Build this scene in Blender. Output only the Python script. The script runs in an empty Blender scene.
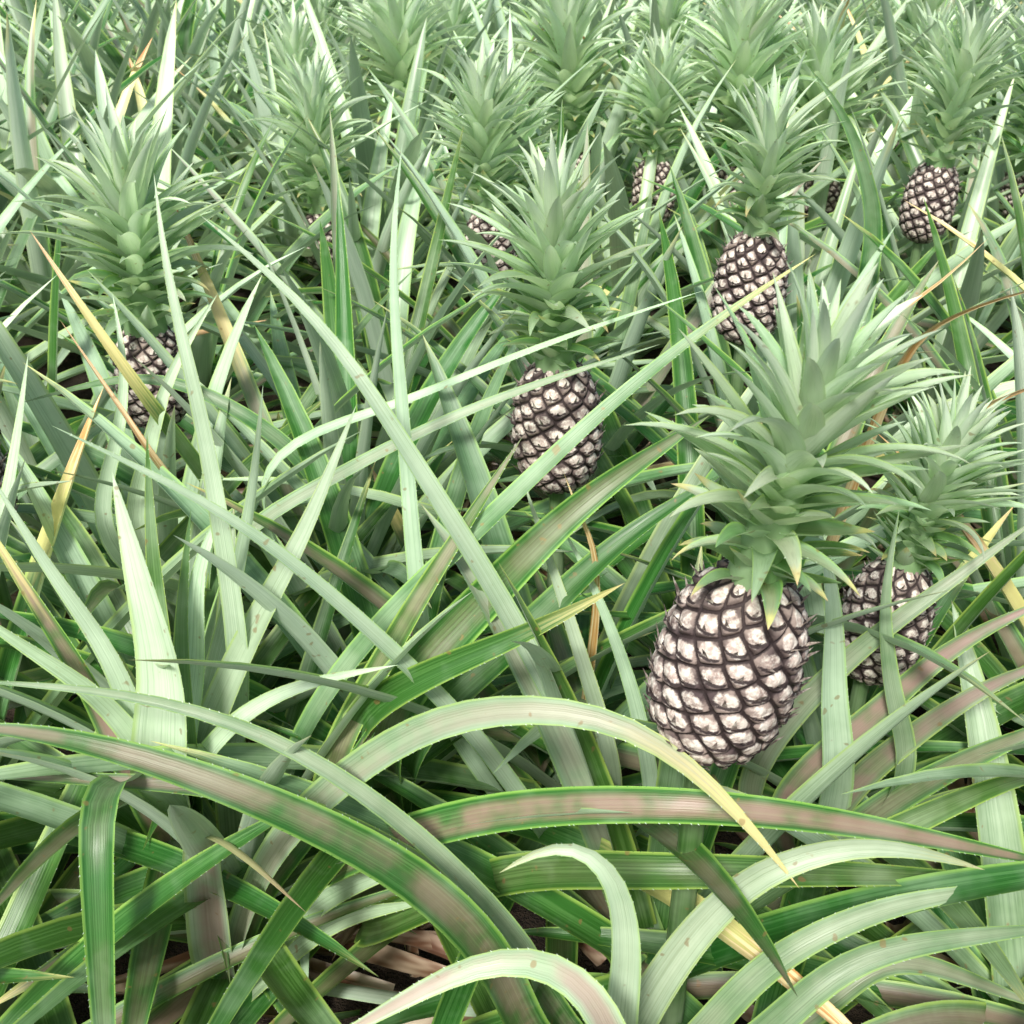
import bpy, math, random
import numpy as np
from mathutils import Vector, Matrix, Euler
rng=random.Random(23)
VIEWPOINT=np.array([0,0,1.15])   # camera position; random leaves too close to it are left out
# ---------------------------------------------------------------- materials
def new_mat(name):
    m=bpy.data.materials.new(name); m.use_nodes=True
    nt=m.node_tree; nt.nodes.clear(); return m,nt
class NB:
    def __init__(s,nt): s.nt=nt
    def n(s,t,**k):
        x=s.nt.nodes.new(t)
        for a,b in k.items(): setattr(x,a,b)
        return x
    def put(s,sock,val):
        if isinstance(val,bpy.types.NodeSocket): s.nt.links.new(val,sock)
        else: sock.default_value=val
    def math(s,op,a,b=0.0,c=None,clamp=False):
        x=s.n('ShaderNodeMath',operation=op); x.use_clamp=clamp
        s.put(x.inputs[0],a); s.put(x.inputs[1],b)
        if c is not None: s.put(x.inputs[2],c)
        return x.outputs[0]
    def mix(s,f,a,b,mode='MIX'):
        x=s.n('ShaderNodeMix',data_type='RGBA',blend_type=mode)
        s.put(x.inputs[0],f)
        s.put(x.inputs[6],a if not isinstance(a,tuple) else (*a,1)); s.put(x.inputs[7],b if not isinstance(b,tuple) else (*b,1))
        return x.outputs[2]
    def ss(s,x,a,b):
        m=s.n('ShaderNodeMapRange',interpolation_type='SMOOTHSTEP'); s.put(m.inputs[0],x); m.inputs[1].default_value=a; m.inputs[2].default_value=b
        return m.outputs[0]
    def noise(s,vec,scale,detail=3,rough=.55):
        x=s.n('ShaderNodeTexNoise'); 
        if vec is not None: s.put(x.inputs['Vector'],vec)
        x.inputs['Scale'].default_value=scale; x.inputs['Detail'].default_value=detail; x.inputs['Roughness'].default_value=rough
        return x.outputs[0]
def leaf_material(name,near=True,trans=.2,pal=(.56,.72,.51),dk=(.028,.120,.016),bk=((.35,.50,.35),(.83,.90,.80)),dc=((.50,.22,.07),(.80,.64,.38))):
    m,nt=new_mat(name); b=NB(nt)
    luv=b.n('ShaderNodeAttribute',attribute_name='luv'); tint=b.n('ShaderNodeAttribute',attribute_name='tint')
    sx=b.n('ShaderNodeSeparateXYZ'); nt.links.new(luv.outputs['Vector'],sx.inputs[0])
    st=b.n('ShaderNodeSeparateXYZ'); nt.links.new(tint.outputs['Vector'],st.inputs[0])
    u,v,r=sx.outputs; pale,red,dry=st.outputs
    e=b.math('ABSOLUTE',b.math('MULTIPLY_ADD',u,2.0,-1.0))
    def vec(a,c,k):
        x=b.n('ShaderNodeCombineXYZ'); b.put(x.inputs[0],b.math('MULTIPLY',u,a)); b.put(x.inputs[1],b.math('MULTIPLY',v,c)); b.put(x.inputs[2],b.math('MULTIPLY',r,k)); return x.outputs[0]
    stri=b.noise(vec(26,3,50),1.0,2,.6)
    geo=b.n('ShaderNodeNewGeometry')
    blot=b.noise(geo.outputs['Position'],14,3,.6) if near else b.noise(vec(2,5,77),1.0,1)
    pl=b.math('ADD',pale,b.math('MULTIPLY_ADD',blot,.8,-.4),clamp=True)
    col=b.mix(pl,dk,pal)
    col=b.mix(b.math('MULTIPLY',b.ss(stri,.45,.62),.35),col,b.mix(pl,(.14,.32,.09),(.68,.79,.63)))
    col=b.mix(b.math('MULTIPLY',b.ss(stri,.5,.3),.45),col,b.mix(.6,col,(.02,.09,.014)))
    rf=b.math('MULTIPLY',b.math('MULTIPLY',red,.68),b.ss(e,.85,.3)); rf=b.math('MULTIPLY',rf,b.ss(blot,.25,.55))
    col=b.mix(rf,col,(.36,.18,.19))
    col=b.mix(b.math('MULTIPLY',b.ss(e,.78,.96),.55),col,(.40,.62,.12))
    back=b.math('MULTIPLY',geo.outputs['Backfacing'],.6)
    col=b.mix(back,col,b.mix(stri,*bk))
    dn=b.noise(vec(8,7,30),1.0,3) if near else blot
    dcol=b.mix(b.ss(dn,.35,.65),*dc)
    x=b.math('MULTIPLY_ADD',dn,.25,b.math('SUBTRACT',v,.125))
    yel=b.ss(b.math('SUBTRACT',x,b.math('MULTIPLY_ADD',dry,-1.1,1.1)),-.09,.09)
    col=b.mix(b.math('MULTIPLY',yel,.75),col,(.70,.62,.24))
    ded=b.ss(b.math('SUBTRACT',x,b.math('MULTIPLY_ADD',b.math('MULTIPLY',dry,dry),-1.1,1.04)),-.03,.05)
    col=b.mix(ded,col,dcol)
    if near:
        fl=b.noise(geo.outputs['Position'],85,1,.5)
        col=b.mix(b.math('MULTIPLY',b.ss(fl,.71,.77),.6),col,(.25,.15,.06))
    hs=b.n('ShaderNodeHueSaturation'); b.put(hs.inputs['Hue'],b.math('MULTIPLY_ADD',r,.04,.478)); b.put(hs.inputs['Value'],b.math('MULTIPLY_ADD',b.math('FRACT',b.math('MULTIPLY',r,7.3)),.45,.84)); b.put(hs.inputs['Color'],col); 
    col=hs.outputs[0]
    bs=b.n('ShaderNodeBsdfPrincipled'); b.put(bs.inputs['Base Color'],col); b.put(bs.inputs['Roughness'],b.math('MULTIPLY_ADD',blot,.3,.24))
    bs.inputs['Specular IOR Level'].default_value=.55
    if near:
        bp=b.n('ShaderNodeBump'); bp.inputs['Strength'].default_value=.4; bp.inputs['Distance'].default_value=.0015; b.put(bp.inputs['Height'],stri); nt.links.new(bp.outputs[0],bs.inputs['Normal'])
    o=b.n('ShaderNodeOutputMaterial')
    tr=b.n('ShaderNodeBsdfTranslucent'); b.put(tr.inputs['Color'],b.mix(.4,col,(.54,.84,.18)))
    mx=b.n('ShaderNodeMixShader'); mx.inputs[0].default_value=trans
    nt.links.new(bs.outputs[0],mx.inputs[1]); nt.links.new(tr.outputs[0],mx.inputs[2]); nt.links.new(mx.outputs[0],o.inputs[0])
    return m
def fruit_material():
    m,nt=new_mat('pineapple_rind'); b=NB(nt)
    a=b.n('ShaderNodeAttribute',attribute_name='eye'); s=b.n('ShaderNodeSeparateXYZ'); nt.links.new(a.outputs['Vector'],s.inputs[0])
    light,edge,rr=s.outputs
    tc=b.n('ShaderNodeTexCoord'); n1=b.noise(tc.outputs['Object'],150,4,.65); n2=b.noise(tc.outputs['Object'],420,2,.6); n3=b.noise(tc.outputs['Object'],45,1,.5)
    c=b.mix(b.ss(n1,.35,.65),(.40,.31,.27),(.70,.65,.57))
    c=b.mix(b.math('MULTIPLY',b.ss(n2,.5,.7),.5),c,(.80,.77,.70))
    dark=b.mix(n1,(.010,.007,.008),(.055,.038,.036))
    mid=b.mix(b.ss(n3,.3,.7),(.065,.046,.046),(.29,.23,.20))
    f=b.math('ADD',light,b.math('MULTIPLY_ADD',n1,1.3,-.65),clamp=True)
    c=b.mix(b.ss(f,.22,.7),mid,c)
    c=b.mix(b.ss(b.math('ADD',edge,b.math('MULTIPLY_ADD',n2,.6,-.3)),.45,.95),dark,c)
    bs=b.n('ShaderNodeBsdfPrincipled'); b.put(bs.inputs['Base Color'],c); bs.inputs['Roughness'].default_value=.7; bs.inputs['Specular IOR Level'].default_value=.25
    bp=b.n('ShaderNodeBump'); bp.inputs['Strength'].default_value=.8; bp.inputs['Distance'].default_value=.002; b.put(bp.inputs['Height'],n1); nt.links.new(bp.outputs[0],bs.inputs['Normal'])
    o=b.n('ShaderNodeOutputMaterial'); nt.links.new(bs.outputs[0],o.inputs[0]); return m
def ground_material():
    m,nt=new_mat('soil'); b=NB(nt); tc=b.n('ShaderNodeTexCoord')
    n=b.noise(tc.outputs['Object'],9,5,.7); n2=b.noise(tc.outputs['Object'],60,4,.7)
    c=b.mix(b.ss(n,.35,.65),(.03,.02,.014),(.08,.055,.035)); c=b.mix(b.math('MULTIPLY',b.ss(n2,.55,.7),.6),c,(.15,.10,.06))
    bs=b.n('ShaderNodeBsdfPrincipled'); b.put(bs.inputs['Base Color'],c); bs.inputs['Roughness'].default_value=.95
    bp=b.n('ShaderNodeBump'); bp.inputs['Distance'].default_value=.03; b.put(bp.inputs['Height'],n2); nt.links.new(bp.outputs[0],bs.inputs['Normal'])
    o=b.n('ShaderNodeOutputMaterial'); nt.links.new(bs.outputs[0],o.inputs[0]); return m
LEAF=leaf_material('pineapple_leaf',True); LEAFF=leaf_material('pineapple_leaf_field',False,.2,(.58,.74,.54)); LEAFC=leaf_material('pineapple_crown_leaf',True,.44,(.78,.90,.72),(.14,.30,.11),((.62,.78,.58),(.92,.96,.88)))
LEAFD=leaf_material('dry_leaf',False,.1,dc=((.16,.085,.045),(.42,.32,.22))); RIND=fruit_material(); SOIL=ground_material()
# ---------------------------------------------------------------- leaf builder
class Buf:
    def __init__(s): s.v=[];s.f=[];s.l=[];s.t=[]
    def mesh(s,name,mat):
        me=bpy.data.meshes.new(name); me.from_pydata(s.v,[],s.f)
        a=me.attributes.new('luv','FLOAT_VECTOR','POINT'); a.data.foreach_set('vector',np.array(s.l,dtype=np.float32).ravel())
        a=me.attributes.new('tint','FLOAT_VECTOR','POINT'); a.data.foreach_set('vector',np.array(s.t,dtype=np.float32).ravel())
        me.polygons.foreach_set('use_smooth',[True]*len(me.polygons)); me.materials.append(mat); me.update(); return me
def catmull(p,n):
    p=np.array(p,float); q=np.vstack([2*p[0]-p[1],p,2*p[-1]-p[-2]])
    L=np.r_[0,np.cumsum(np.linalg.norm(np.diff(p,axis=0),axis=1))]
    out=[]
    for s in np.linspace(0,L[-1],n+1):
        i=min(int(np.searchsorted(L,s,side='right'))-1,len(p)-2); t=(s-L[i])/(L[i+1]-L[i])
        a,b_,c,d=q[i],q[i+1],q[i+2],q[i+3]
        out.append(.5*((2*b_)+(-a+c)*t+(2*a-5*b_+4*c-d)*t*t+(-a+3*b_-3*c+d)*t**3))
    out=np.array(out)
    for _ in range(6): out[1:-1]=.25*out[:-2]+.5*out[1:-1]+.25*out[2:]
    return out
def add_leaf(B,pts,w,side=None,nref=None,tint=(.5,0,0),m=5,chan=.22,power=2.0,roll=0.0,twist=0.0,spine=0.0,baseshade=0.0):
    n=len(pts)-1; T=np.gradient(pts,axis=0); T/=np.linalg.norm(T,axis=1)[:,None]+1e-9
    r=rng.random(); i0=len(B.v)
    seglen=np.linalg.norm(np.diff(pts,axis=0),axis=1).sum()
    raw=[None]*(n+1)
    if side is not None:
        for i in range(n+1): raw[i]=side-T[i]*np.dot(side,T[i])
    else:   # rotation-minimising frame grown both ways from the middle of the blade
        k=int(n*.6); raw[k]=np.cross(T[k],nref)
        for i in list(range(k+1,n+1))+list(range(k-1,-1,-1)):
            p=raw[i-1] if i>k else raw[i+1]; S=p-T[i]*np.dot(p,T[i]); raw[i]=S/(np.linalg.norm(S)+1e-9)
    Ss=[];Ns=[]
    for i in range(n+1):
        v=i/n; t=T[i]; S=raw[i]-t*np.dot(raw[i],t); S=S/(np.linalg.norm(S)+1e-9); N=np.cross(S,t)
        a=roll+twist*(v-.5); S2=S*math.cos(a)+N*math.sin(a); N2=N*math.cos(a)-S*math.sin(a)
        ww=w*max(1-v**power,0.0)**.85
        for j in range(m):
            s=-1+2*j/(m-1)
            p=pts[i]+S2*(s*ww*.5*(1-.12*chan*4*s*s))+N2*(chan*ww*(abs(s)**1.6))
            B.v.append(tuple(p)); B.l.append(((s+1)/2,v,r)); B.t.append((min(1,max(0,tint[0]+baseshade*(1-v))),tint[1],tint[2]))  # shade down among the leaf bases is painted into the tint
        Ss.append(S2);Ns.append(N2)
    for i in range(n):
        for j in range(m-1):
            a=i0+i*m+j; B.f.append((a,a+1,a+m+1,a+m))
    if spine>0:
        sp=.009; cnt=int(seglen/sp)
        for k in range(int(cnt*.08),cnt-1):
            if rng.random()<.3: continue
            fv=(k+rng.uniform(-.3,.3))/cnt*n; i=int(fv); fr=fv-i
            for e,s in ((0,-1),(m-1,1)):
                p0=np.array(B.v[i0+i*m+e]);p1=np.array(B.v[i0+min(i+1,n)*m+e]); p=p0+(p1-p0)*fr
                t=T[i]; q=p+Ss[i]*s*spine*.8+t*spine*1.3; b0=p-t*spine*.7
                c=len(B.v); ii=Ss[i]*s*.0006
                for x in (b0-ii,p+t*spine*.5-ii,q): B.v.append(tuple(x)); B.l.append((.9,.5,r)); B.t.append((tint[0],0,.0))
                B.f.append((c,c+1,c+2))
def arc_leaf(az,incl0,bend,L,start,n,yaw=0.0):
    p=np.array(start,float); out=[p.copy()]; st=L/n
    for i in range(n):
        s=(i+.5)/n; inc=incl0+bend*s**1.4; a=az+yaw*s
        p=p+st*np.array([math.sin(inc)*math.cos(a),math.sin(inc)*math.sin(a),math.cos(inc)]); out.append(p.copy())
    return np.array(out)
def rand_tint(pale,t):
    p=rng.choice([.15,.5,.8,1.0])+rng.uniform(-.12,.12)+pale-.6*t  # outer leaves darker: older, with gap shade put into the tint too
    return (min(1,max(0,p)), rng.uniform(.3,.8) if rng.random()<.14 else 0, (rng.uniform(.25,.6) if rng.random()<.03 else rng.uniform(0,.14)))
CLEAR=[]
def seg_dist(p,a,b):
    ab=b-a; t=np.clip(((p-a)@ab)/(ab@ab),0,1); return np.linalg.norm(p-(a+t[:,None]*ab),axis=1).min()
def rosette(B,base,n=38,Lmin=.45,Lmax=.85,w=.042,seg=10,m=5,cull=False,spine=0,inc=(8,74),pale=0.0,near=.62):
    base=np.array(base,float); off=rng.random()*6.28
    for k in range(n):
        t=(k+.5)/n; az=off+k*2.39996+rng.uniform(-.15,.15)
        i0=math.radians(inc[0]+(inc[1]-inc[0])*t**.95+rng.uniform(-6,6)); bend=math.radians(rng.uniform(5,30)+t*rng.uniform(5,45))
        L=(Lmin+(Lmax-Lmin)*math.sin(math.pi*(.18+.62*t)))*rng.uniform(.85,1.1)
        st=base+np.array([math.cos(az)*.02,math.sin(az)*.02,.04+.12*(1-t)])
        pts=arc_leaf(az,i0,bend,L,st,seg,rng.uniform(-.3,.3))
        if cull:
            if np.linalg.norm(pts-VIEWPOINT,axis=1).min()<near: continue
            if any(seg_dist(pts,a,b_)<rad for a,b_,rad in CLEAR): continue
        add_leaf(B,pts,w*rng.uniform(.7,1.2),side=np.array([-math.sin(az),math.cos(az),0])*-1,tint=rand_tint(pale,t),m=m,roll=rng.uniform(-.3,.3),twist=rng.uniform(-.6,.6),power=rng.uniform(1.9,3.4),chan=.25,spine=spine,baseshade=-.4)
coll=bpy.context.scene.collection
def obj(name,me,parent=None,loc=(0,0,0),rot=(0,0,0),sc=1):
    o=bpy.data.objects.new(name,me); coll.objects.link(o); o.location=loc; o.rotation_euler=rot; o.scale=(sc,)*3 if not isinstance(sc,tuple) else sc
    if parent: o.parent=parent
    return o
# ---------------------------------------------------------------- fruit
FH=.184; FR=.0535
def fruit_mesh(name,seed,nu=300,nv=200,ne=142):
    rs=np.random.RandomState(seed)
    k=np.arange(ne+8)-4; th=(k*2.39996+rs.uniform(-.07,.07,len(k)))%(2*np.pi); h=(k+.5)/ne*FH+rs.uniform(-.0012,.0012,len(k))
    def prof(t): return FR*np.clip(1-np.abs(2*t-1.0)**2.5,0,1)**.5*(1.0+.14*(0.5-t))
    tt=.5-.5*np.cos(np.linspace(0.12,np.pi-.12,nv+1)); tt=(tt-tt[0])/(tt[-1]-tt[0])*.985+.008
    TH=np.linspace(0,2*np.pi,nu,endpoint=False)
    g,t=np.meshgrid(TH,tt); g=g.ravel(); t=t.ravel(); z=t*FH
    dth=(g[:,None]-th[None]+np.pi)%(2*np.pi)-np.pi; dx=dth*FR; dz=z[:,None]-h[None]
    D=np.sqrt(dx**2+(dz*1.22)**2); idx=np.argsort(D,axis=1)[:,:2]; ar=np.arange(len(g))
    d1=D[ar,idx[:,0]];d2=D[ar,idx[:,1]]
    cx=dx[ar,idx[:,0]]; cz=dz[ar,idx[:,0]]; rr=rs.rand(len(k))[idx[:,0]]
    sm=lambda x,a,b:(lambda y:y*y*(3-2*y))(np.clip((x-a)/(b-a),0,1))
    edge=np.clip((d2-d1)/.010,0,1)
    dome=sm(edge,.0,.9)
    lip=cz-(-.0040+26*cx**2)
    flap=sm(-lip,-.001,.001)
    hgt=dome*.0034+flap*dome*.0020+.0010*np.exp(-((cx)**2+(cz-.001)**2)/(.0028**2))
    line=np.exp(-lip**2/(.0009**2))*sm(np.abs(cx),.011,.009)
    light=1.45-(cx/.0095)**2-((cz-.0014)/.0066)**2
    light=np.clip(light,0,1)*(.55+.45*rr); 
    edge2=sm(edge,.02,.50)*(1-.9*line)
    light*=.5+.5*sm(t,0,.10)
    R=prof(t); nz=(t-.5); nl=np.sqrt(1+nz**2*1.2)
    r=R+hgt/nl*np.clip(R/FR*1.3,0,1); zz=z+hgt*nz/nl
    V=np.stack([r*np.cos(g),r*np.sin(g),zz],1); A=np.stack([light,edge2,rr],1)
    fs=[]
    for i in range(nv):
        for j in range(nu):
            a=i*nu+j;b2=i*nu+(j+1)%nu; fs.append((a,b2,b2+nu,a+nu))
    fs.append(tuple(range(nu))[::-1]); fs.append(tuple(nv*nu+j for j in range(nu)))
    V=V.tolist(); A=A.tolist()
    for q in range(len(k)):
        hh=h[q]; tq=hh/FH
        if not .05<tq<.97: continue
        Rq=float(prof(tq))+.004; a=th[q]; e=np.array([math.cos(a),math.sin(a),0]); s=np.array([-math.sin(a),math.cos(a),0]); up=np.array([0,0,1.])
        p=e*Rq+up*(hh-.004); L=.007+.008*rs.rand(); side=rs.uniform(-.4,.4)
        c=len(V)
        for x in (p-s*.0026,p+s*.0026,p+e*.0025+up*L*.5+s*side*.004,p+e*(.004+.007*rs.rand())+up*L+s*side*.01): V.append(x.tolist()); A.append([.4,.9,.5])
        fs.append((c,c+1,c+2)); fs.append((c+1,c+3,c+2)); fs.append((c,c+2,c+3))
    me=bpy.data.meshes.new(name); me.from_pydata(V,[],fs)
    at=me.attributes.new('eye','FLOAT_VECTOR','POINT'); at.data.foreach_set('vector',np.array(A,dtype=np.float32).ravel())
    me.polygons.foreach_set('use_smooth',[True]*len(me.polygons)); me.materials.append(RIND); return me
def crown_mesh(name,n=104,H=.13,seg=9,m=5,spine=.0011):
    B=Buf(); off=rng.random()*6
    for k in range(n):
        t=k/(n-1); az=off+k*2.39996+rng.uniform(-.18,.18)
        z=H*(t**.85); R0=.024*(1-.75*t)+.002
        if t<.34:      # short recurved collar leaves
            inc=math.radians(rng.uniform(48,72)); bend=math.radians(rng.uniform(-25,75)); L=rng.uniform(.034,.05)+.05*t
        elif t<.78:
            q=(t-.34)/.44; inc=math.radians(56-28*q+rng.uniform(-8,8)); bend=math.radians(rng.uniform(5,60)); L=rng.uniform(.07,.108)
        else:
            q=(t-.78)/.22; inc=math.radians(28-20*q+rng.uniform(-6,6)); bend=math.radians(rng.uniform(5,40)); L=rng.uniform(.07,.098)*(1-.1*q)
        pts=arc_leaf(az,inc,bend,L,(math.cos(az)*R0*.7,math.sin(az)*R0*.7,z),seg,rng.uniform(-.35,.35))
        w=(.0195+.004*math.sin(math.pi*t))*rng.uniform(.8,1.15)
        pale=.35+.7*t+rng.uniform(-.35,.2); red=.5*(1-t)**2 if rng.random()<.4 else 0
        add_leaf(B,pts,w,side=np.array([math.sin(az),-math.cos(az),0]),tint=(min(1,pale),red,.3 if (t<.3 and rng.random()<.5) else rng.uniform(0,.1)),m=m,power=1.4,chan=.26,roll=rng.uniform(-.3,.3),twist=rng.uniform(-.4,.4),spine=spine,baseshade=-.3)
    i0=len(B.v); nn=12   # crown stem core
    for i,(zz,rr) in enumerate([(-.005,.02),(H*.5,.013),(H,.003)]):
        for j in range(nn):
            a=2*math.pi*j/nn; B.v.append((rr*math.cos(a),rr*math.sin(a),zz)); B.l.append((.5,.3,.4)); B.t.append((.1,.1,0))
    for i in range(2):
        for j in range(nn):
            a=i0+i*nn+j;b2=i0+i*nn+(j+1)%nn; B.f.append((a,b2,b2+nn,a+nn))
    return B.mesh(name,LEAFC)
def stalk_mesh(name):
    B=Buf(); nn=14; rings=8
    for i in range(rings+1):
        z=-.62*i/rings; R=.0105+.004*(i/rings)
        for j in range(nn):
            a=2*math.pi*j/nn; B.v.append((R*math.cos(a),R*math.sin(a),z+.01)); B.l.append((.3+.4*abs(j/nn-.5),.4,.3)); B.t.append((.15,.1,0))
    for i in range(rings):
        for j in range(nn):
            a=i*nn+j;b2=i*nn+(j+1)%nn; B.f.append((a,a+nn,b2+nn,b2))
    return B.mesh(name,LEAF)
FM=[fruit_mesh('fruit_a',1),fruit_mesh('fruit_b',5,210,140,130)]
CM=[crown_mesh('crown_%d'%i,n=rng.choice([96,104,110]),H=rng.uniform(.12,.14)) for i in range(4)]
ST=stalk_mesh('stalk')
def pineapple(loc,tilt=0,lean=0,rz=0,sc=1.0,fm=0,cm=0,cs=1.0,ctilt=(0,0)):
    e=bpy.data.objects.new('pineapple',None); coll.objects.link(e); e.empty_display_size=.1
    e.location=loc; e.scale=(sc,)*3; e.rotation_euler=(lean,tilt,0)
    obj('fruit',FM[fm],e,(0,0,-FH/2),(0,0,rz)); obj('crown',CM[cm],e,(0,0,FH/2-.008),(ctilt[0],ctilt[1],rz*1.7),cs)
    obj('stalk',ST,e,(0,0,-FH/2+.004),(-lean,-tilt,0)); return e
R=math.radians
fruits=[ # location (m), tilt, lean, spin, scale, fruit mesh, crown mesh, crown scale
 ((.170,.690,.615),R(8),R(4),.4,1.0,0,0,1.15),
 ((.057,1.268,.546),R(-2),0,1.5,1.0,1,1,1.35),
 ((.364,1.627,.608),R(2),0,2.5,.97,0,2,1.2),
 ((.880,2.333,.56),R(5),0,.9,.95,1,3,1.6),
 ((.400,.964,.460),R(10),R(-3),3.3,.82,1,1,1.25),
 ((-.531,1.504,.515),R(2),0,4.1,.92,0,2,1.7),
 ((-.047,2.318,.465),R(-3),0,5.0,.95,0,3,1.7),
 ((-.467,2.691,.38),0,0,2.0,.9,1,0,1.9),
 ((.378,2.957,.43),0,0,1.0,1.0,0,1,1.6),
 ((-.672,1.190,.505),R(-3),0,1.0,.88,1,0,1.5),
]
for p,tl,ln,rz,sc,fm,cm,cs in fruits: pineapple(p,tl,ln,rz,sc,fm,cm,cs)
wp=[f[0] for f in fruits]
for i,(p,hgt,rad) in enumerate([(wp[0],.3,.085),(wp[1],.30,.06),(wp[2],.25,.05),(wp[4],.2,.04),(wp[5],.28,.04),(wp[3],.25,.04),(wp[6],.3,.03)]):
    p=np.array(p)
    for z in np.arange(-.06 if i<3 else .12,hgt,.06):
        q=p+np.array([0.02*(z>.1),0,z]); CLEAR.append((q,q+(VIEWPOINT-q)*.75,rad))   # sight line from fruit toward the camera kept free of leaves
        CLEAR.append((q,q+np.array([0,-.3,.25]),rad))
# ---------------------------------------------------------------- individually shaped leaves
# plant stem bases (metres)
G={'L':(-.30,.84,.05),'Y':(-.42,1.02,.05),'M':(.15,.76,.05),'C':(.06,1.02,.05),'D':(-.14,1.02,.05),'R':(.38,.98,.05),'W':(-.66,.98,.05),'Q':(.45,1.45,.05),'V':(-.25,1.4,.05),'Z':(.72,.95,.05)}
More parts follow.
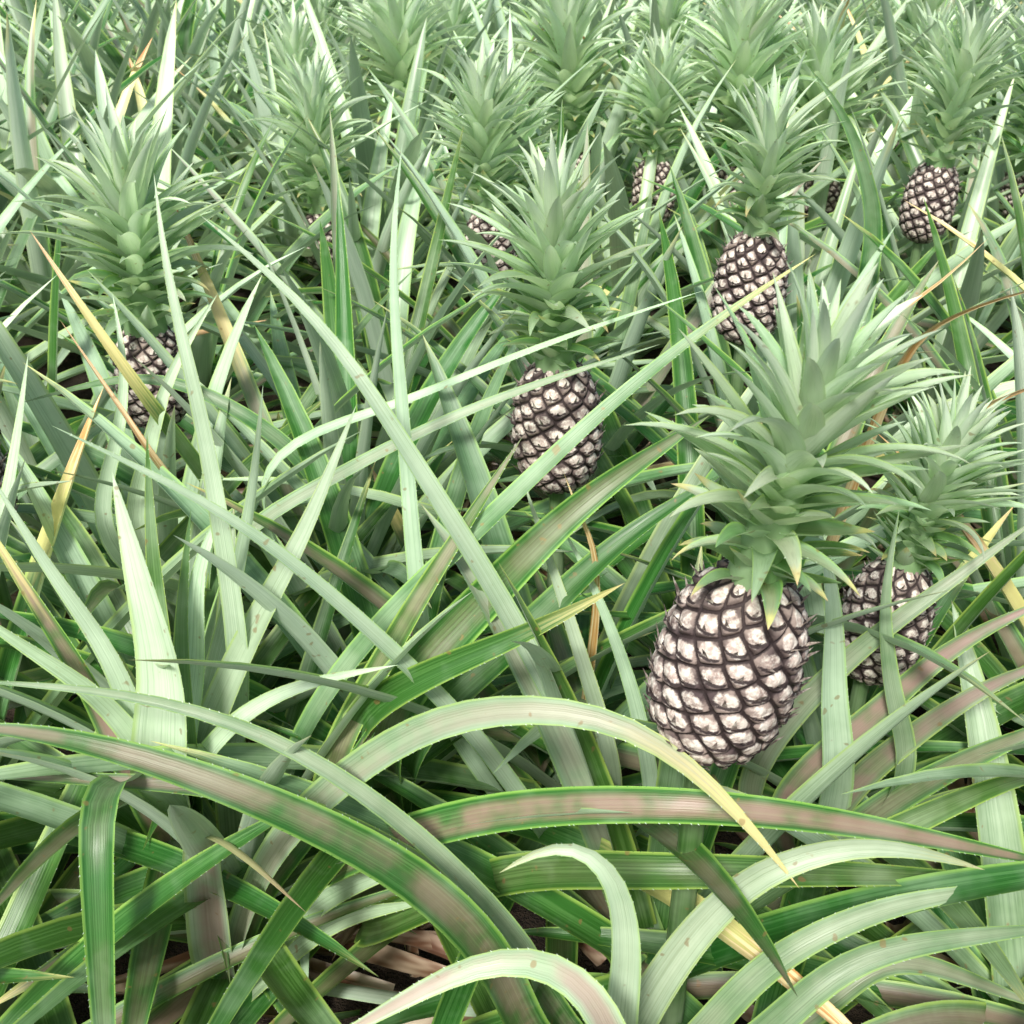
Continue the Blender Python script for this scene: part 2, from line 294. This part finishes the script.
# plant | centre line from base to tip in field centimetres x,y,z | width m, bloom, red, dry, roll
HT='''C|4,86,24 -4,83,42 -13,81,56 -24,82,67 -39,84,75|.023 .75 .1 0 0
C|9,88,28 1,89,49 -8,92,65 -18,98,79 -29,102,88|.029 .75 .1 0 0
Y|-28,88,41 -27,88,61 -28,90,75 -30,93,85 -31,97,93|.030 .85 0 0 .2
C|-8,95,36 -10,97,53 -11,102,67 -12,108,82 -11,114,92|.026 .8 0 0 .3
L|-25,91,29 -15,91,47 -3,92,60 9,96,71 19,100,78 29,103,84|.031 .25 .1 .16 .2
V|-31,119,51 -13,119,61 4,118,69 21,116,76|.018 .7 0 0 0
V|-35,114,42 -22,114,53 -4,114,63 17,118,69|.026 .5 .3 0 0
V|-24,126,44 -35,128,56 -47,130,60 -63,128,57|.030 .2 .2 0 0
V|-47,120,39 -45,120,52 -42,124,62 -36,130,71|.036 .6 0 0 0
V|-51,120,39 -49,122,54 -47,124,62 -49,130,71|.032 .8 0 0 0
W|-62,101,40 -56,102,52 -54,107,61 -53,113,70|.034 .7 0 0 0
D|-13,88,39 -4,92,50 6,94,61 13,97,65 20,101,68|.062 .0 .4 0 -.2
D|-10,90,35 1,93,46 11,96,56 22,100,62|.054 0 .1 0 .2
D|-16,84,40 -9,81,50 1,80,56 10,81,61|.048 .0 0 .15 0
D|-19,82,34 -12,87,49 -7,90,57 1,96,68|.040 .05 .5 0 .1
L|3,69,19 -4,68,38 -12,69,47 -20,71,52 -32,73,55 -49,75,55|.024 .4 .2 0 0
M|3,65,17 -2,63,35 -9,63,45 -17,63,51 -26,64,55 -37,66,57 -47,68,56|.046 .05 .7 0 0
M|8,68,12 -1,69,30 -10,70,39 -21,72,44 -34,73,45 -52,75,44|.030 .15 .8 0 0
Y|-34,79,36 -35,73,46 -35,68,49 -34,64,45 -34,60,37 -34,55,24 -34,53,14|.044 .05 .2 0 0
L|-29,76,17 -23,74,34 -15,72,46 -6,71,54 2,69,57 10,67,57 16,64,53 20,62,49 23,61,45|.040 .5 .55 .22 0
D|-19,79,27 -6,72,41 4,69,46 15,65,50 28,66,47 52,70,37|.044 0 .95 0 0
D|-17,81,15 -1,75,31 12,68,39 25,68,39 52,73,32|.046 0 .15 0 0
M|9,58,31 9,57,42 8,58,50 5,59,53 2,59,52 -1,59,49|.038 .75 .1 .1 0
M|11,62,26 15,62,38 20,62,46 27,62,49 33,62,48 38,62,46|.040 .7 .1 .1 0
M|16,62,23 22,63,33 32,65,38 48,68,38|.034 .4 .2 0 0
M|19,59,26 28,61,36 38,62,38 49,64,37|.036 .3 .2 0 0
M|19,67,11 30,68,21 37,70,25 52,67,21|.036 .2 .4 0 0
M|8,52,37 6,52,45 1,53,48 -4,52,47 -10,51,43 -15,51,39|.038 .65 .9 .1 0
R|26,89,29 33,89,45 42,90,54 52,93,61|.034 .5 .3 0 0
R|30,88,28 38,87,42 44,87,50 53,87,56|.040 .2 1 0 0
R|36,88,28 42,86,40 48,85,47 54,84,51|.038 .3 .9 0 0
R|38,87,25 44,86,33 50,84,40 57,84,44|.042 .1 .5 0 0
R|37,85,23 44,84,30 51,82,37 57,81,39|.040 .05 .1 0 0
R|34,86,33 32,86,44 31,88,55 29,90,62|.046 .8 0 0 .1
R|41,86,33 38,86,44 36,88,54 37,91,63|.032 .4 .1 0 .1
Y|-38,84,30 -42,86,45 -46,88,53 -52,92,63|.034 0 1 .2 0
Y|-36,83,34 -38,84,50 -43,86,59 -48,89,68|.036 .8 0 0 .1
Y|-35,83,34 -39,82,47 -45,82,53 -52,83,59|.036 .5 0 0 0
Y|-34,81,39 -32,81,50 -33,82,61 -35,85,70|.088 1 0 0 0
Y|-35,85,35 -35,89,49 -35,91,59 -35,95,69|.035 .1 0 0 0
Y|-34,85,36 -31,86,48 -30,88,58 -27,90,64|.050 .8 0 0 0
Y|-32,82,38 -32,86,51 -30,89,64|.036 .1 0 0 0
Y|-33,85,34 -26,87,50 -20,91,60 -15,97,71|.044 .7 0 0 0
Y|-33,84,34 -26,80,46 -19,78,52 -10,77,55|.032 .85 0 0 0
Y|-34,85,32 -29,91,49 -26,96,61 -25,102,71|.034 .5 0 0 .3
L|-31,77,14 -29,73,30 -27,70,42 -22,66,43 -17,62,41|.058 .7 1 .32 0
L|-34,79,13 -34,76,27 -38,71,28 -49,65,24|.040 .15 1 .15 0
L|-30,78,10 -19,77,25 -6,77,32|.034 .55 0 0 0
L|-30,77,9 -19,78,20 -8,77,25|.030 .5 0 0 0
L|-31,77,9 -26,77,25 -18,79,36 -12,83,46|.045 .0 .6 0 0
C|10,93,15 11,89,30 7,92,45 1,99,62|.026 .75 0 0 0
C|16,94,17 14,93,35 9,95,50 5,98,57|.024 .75 0 0 .2
Q|34,118,60 33,106,74 38,98,81 43,98,87|.048 .5 1 .5 0
Q|43,116,64 44,110,74 49,106,79 57,105,81|.022 .3 .1 1 0
Q|43,108,58 47,101,69 57,100,74|.034 .5 .9 .45 0
V|-41,125,51 -44,121,61 -50,124,70 -57,129,79|.028 .0 .1 .35 0
V|-40,114,53 -42,112,60 -47,115,67 -51,118,72|.016 .3 .1 1 0
C|9,96,50 7,95,59 5,97,64|.014 .3 .1 1 0
Q|62,186,58 60,187,69 56,190,80 49,194,88|.052 .1 .1 0 0'''
U=(0,-.6,.8)
bufs={k:Buf() for k in G}
for line in HT.split('\n'):
    g,ps,pr=line.split('|'); w,pa,re,dr,ro=[float(a) for a in pr.split()]
    c=[tuple(float(a)/100 for a in q.split(',')) for q in ps.split()]; b0=np.array(G[g])
    d=np.array(c[0])-b0; a=math.atan2(d[1],d[0]); c=[tuple(b0+np.array([.02*math.cos(a),.02*math.sin(a),0]))]+c
    cc=catmull(c,34)
    add_leaf(bufs[g],cc,w,nref=np.array(U),tint=(pa,re,dr),m=7,roll=ro,twist=rng.uniform(-.25,.25),power=2.6,chan=.2,spine=.0010)
for g,b0 in G.items():
    B=bufs[g]; n=24
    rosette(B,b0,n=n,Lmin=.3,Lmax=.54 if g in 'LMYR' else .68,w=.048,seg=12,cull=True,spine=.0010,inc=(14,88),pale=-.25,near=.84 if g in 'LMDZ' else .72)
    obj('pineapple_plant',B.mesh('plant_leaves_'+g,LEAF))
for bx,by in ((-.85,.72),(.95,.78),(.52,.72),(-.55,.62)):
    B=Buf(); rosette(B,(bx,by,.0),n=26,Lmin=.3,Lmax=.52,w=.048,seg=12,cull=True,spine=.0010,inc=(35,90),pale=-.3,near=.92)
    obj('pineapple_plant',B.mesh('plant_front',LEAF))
# ---------------------------------------------------------------- field
VAR=[]
for i in range(6):
    B=Buf(); rosette(B,(0,0,0),n=rng.choice([20,23]),Lmin=.42,Lmax=.82,w=.060,seg=8,m=4,pale=.15,inc=(14,78)); VAR.append(B.mesh('plant_var_%d'%i,LEAFF))
y=1.3
while y<7.5:
    hw=.75+.6*y; x=-hw+rng.random()*.3
    while x<hw:
        px=x+rng.uniform(-.1,.1); py=y+rng.uniform(-.1,.1)
        if y<2.3:
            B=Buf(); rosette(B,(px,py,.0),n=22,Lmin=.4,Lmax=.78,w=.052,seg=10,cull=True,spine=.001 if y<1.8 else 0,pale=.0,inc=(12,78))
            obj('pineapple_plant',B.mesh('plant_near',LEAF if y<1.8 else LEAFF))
        else:
            k=1+.22*min(1,(y-2.3)/2)
            obj('pineapple_plant',rng.choice(VAR),None,(px,py,0),(rng.uniform(-.1,.1),rng.uniform(-.1,.1),rng.random()*6.28),rng.uniform(.85,1.1)*k)
            if py>2.6 and rng.random()<.2:
                pineapple((px+.03,py,.40+rng.uniform(-.08,.04)),rng.uniform(-.25,.25),rng.uniform(-.15,.15),rng.random()*6,rng.uniform(.85,1.05),rng.choice([0,1]),rng.choice([0,1,2,3]),rng.uniform(2.0,2.6))
        x+=.42
    y+=.47
# ---------------------------------------------------------------- ground + litter
def ground():
    n=120; V=[];Fs=[]
    xs=np.sinh(np.linspace(-5.2,5.2,n))*1.1
    for a in xs:
        for b_ in xs:
            V.append((a,b_+2,.012*math.sin(a*9+b_*3)+.01*math.sin(b_*13)-.02))
    for i in range(n-1):
        for j in range(n-1):
            a=i*n+j; Fs.append((a,a+n,a+n+1,a+1))
    me=bpy.data.meshes.new('ground'); me.from_pydata(V,[],Fs); me.materials.append(SOIL); obj('ground',me)
ground()
B=Buf()
for k in range(600):
    x=rng.uniform(-1.4,1.4); yy=rng.uniform(.3,2.2); az=rng.random()*6.28; L=rng.uniform(.08,.35)
    pts=arc_leaf(az,R(80),R(rng.uniform(-10,25)),L,(x,yy,.01+rng.random()*.05),6,rng.uniform(-1,1))
    add_leaf(B,pts,rng.uniform(.02,.045),side=np.array([math.sin(az),-math.cos(az),0]),tint=(.3,.2,1.1),m=4,chan=rng.uniform(.1,.5),roll=rng.uniform(-.6,.6))
obj('leaf_litter',B.mesh('leaf_litter',LEAFD))
# ---------------------------------------------------------------- light, camera
sc=bpy.context.scene
w=bpy.data.worlds.new('World'); sc.world=w; w.use_nodes=True; nt=w.node_tree
sky=nt.nodes.new('ShaderNodeTexSky'); sky.sky_type='NISHITA'; sky.sun_disc=False; el,rot=R(48),R(198)
sky.sun_elevation=el; sky.sun_rotation=rot; sky.dust_density=3.5
bg=nt.nodes['Background']; bg.inputs[1].default_value=.15; nt.links.new(sky.outputs[0],bg.inputs[0])
s=bpy.data.lights.new('sun','SUN'); s.energy=5.0; s.angle=R(10); s.color=(1,.975,.915)
so=obj('sun',s); d=Vector((math.sin(rot)*math.cos(el),math.cos(rot)*math.cos(el),math.sin(el))); so.rotation_euler=d.to_track_quat('Z','Y').to_euler()
cam=bpy.data.cameras.new('camera'); cam.angle=R(50); cam.clip_end=1000; cam.clip_start=.02
cam.dof.use_dof=True; cam.dof.focus_distance=1.1; cam.dof.aperture_fstop=20
co=obj('camera',cam,None,(0,0,1.15),(R(60),0,0)); sc.camera=co
sc.view_settings.view_transform='Standard'; sc.view_settings.look='None'; sc.view_settings.exposure=0
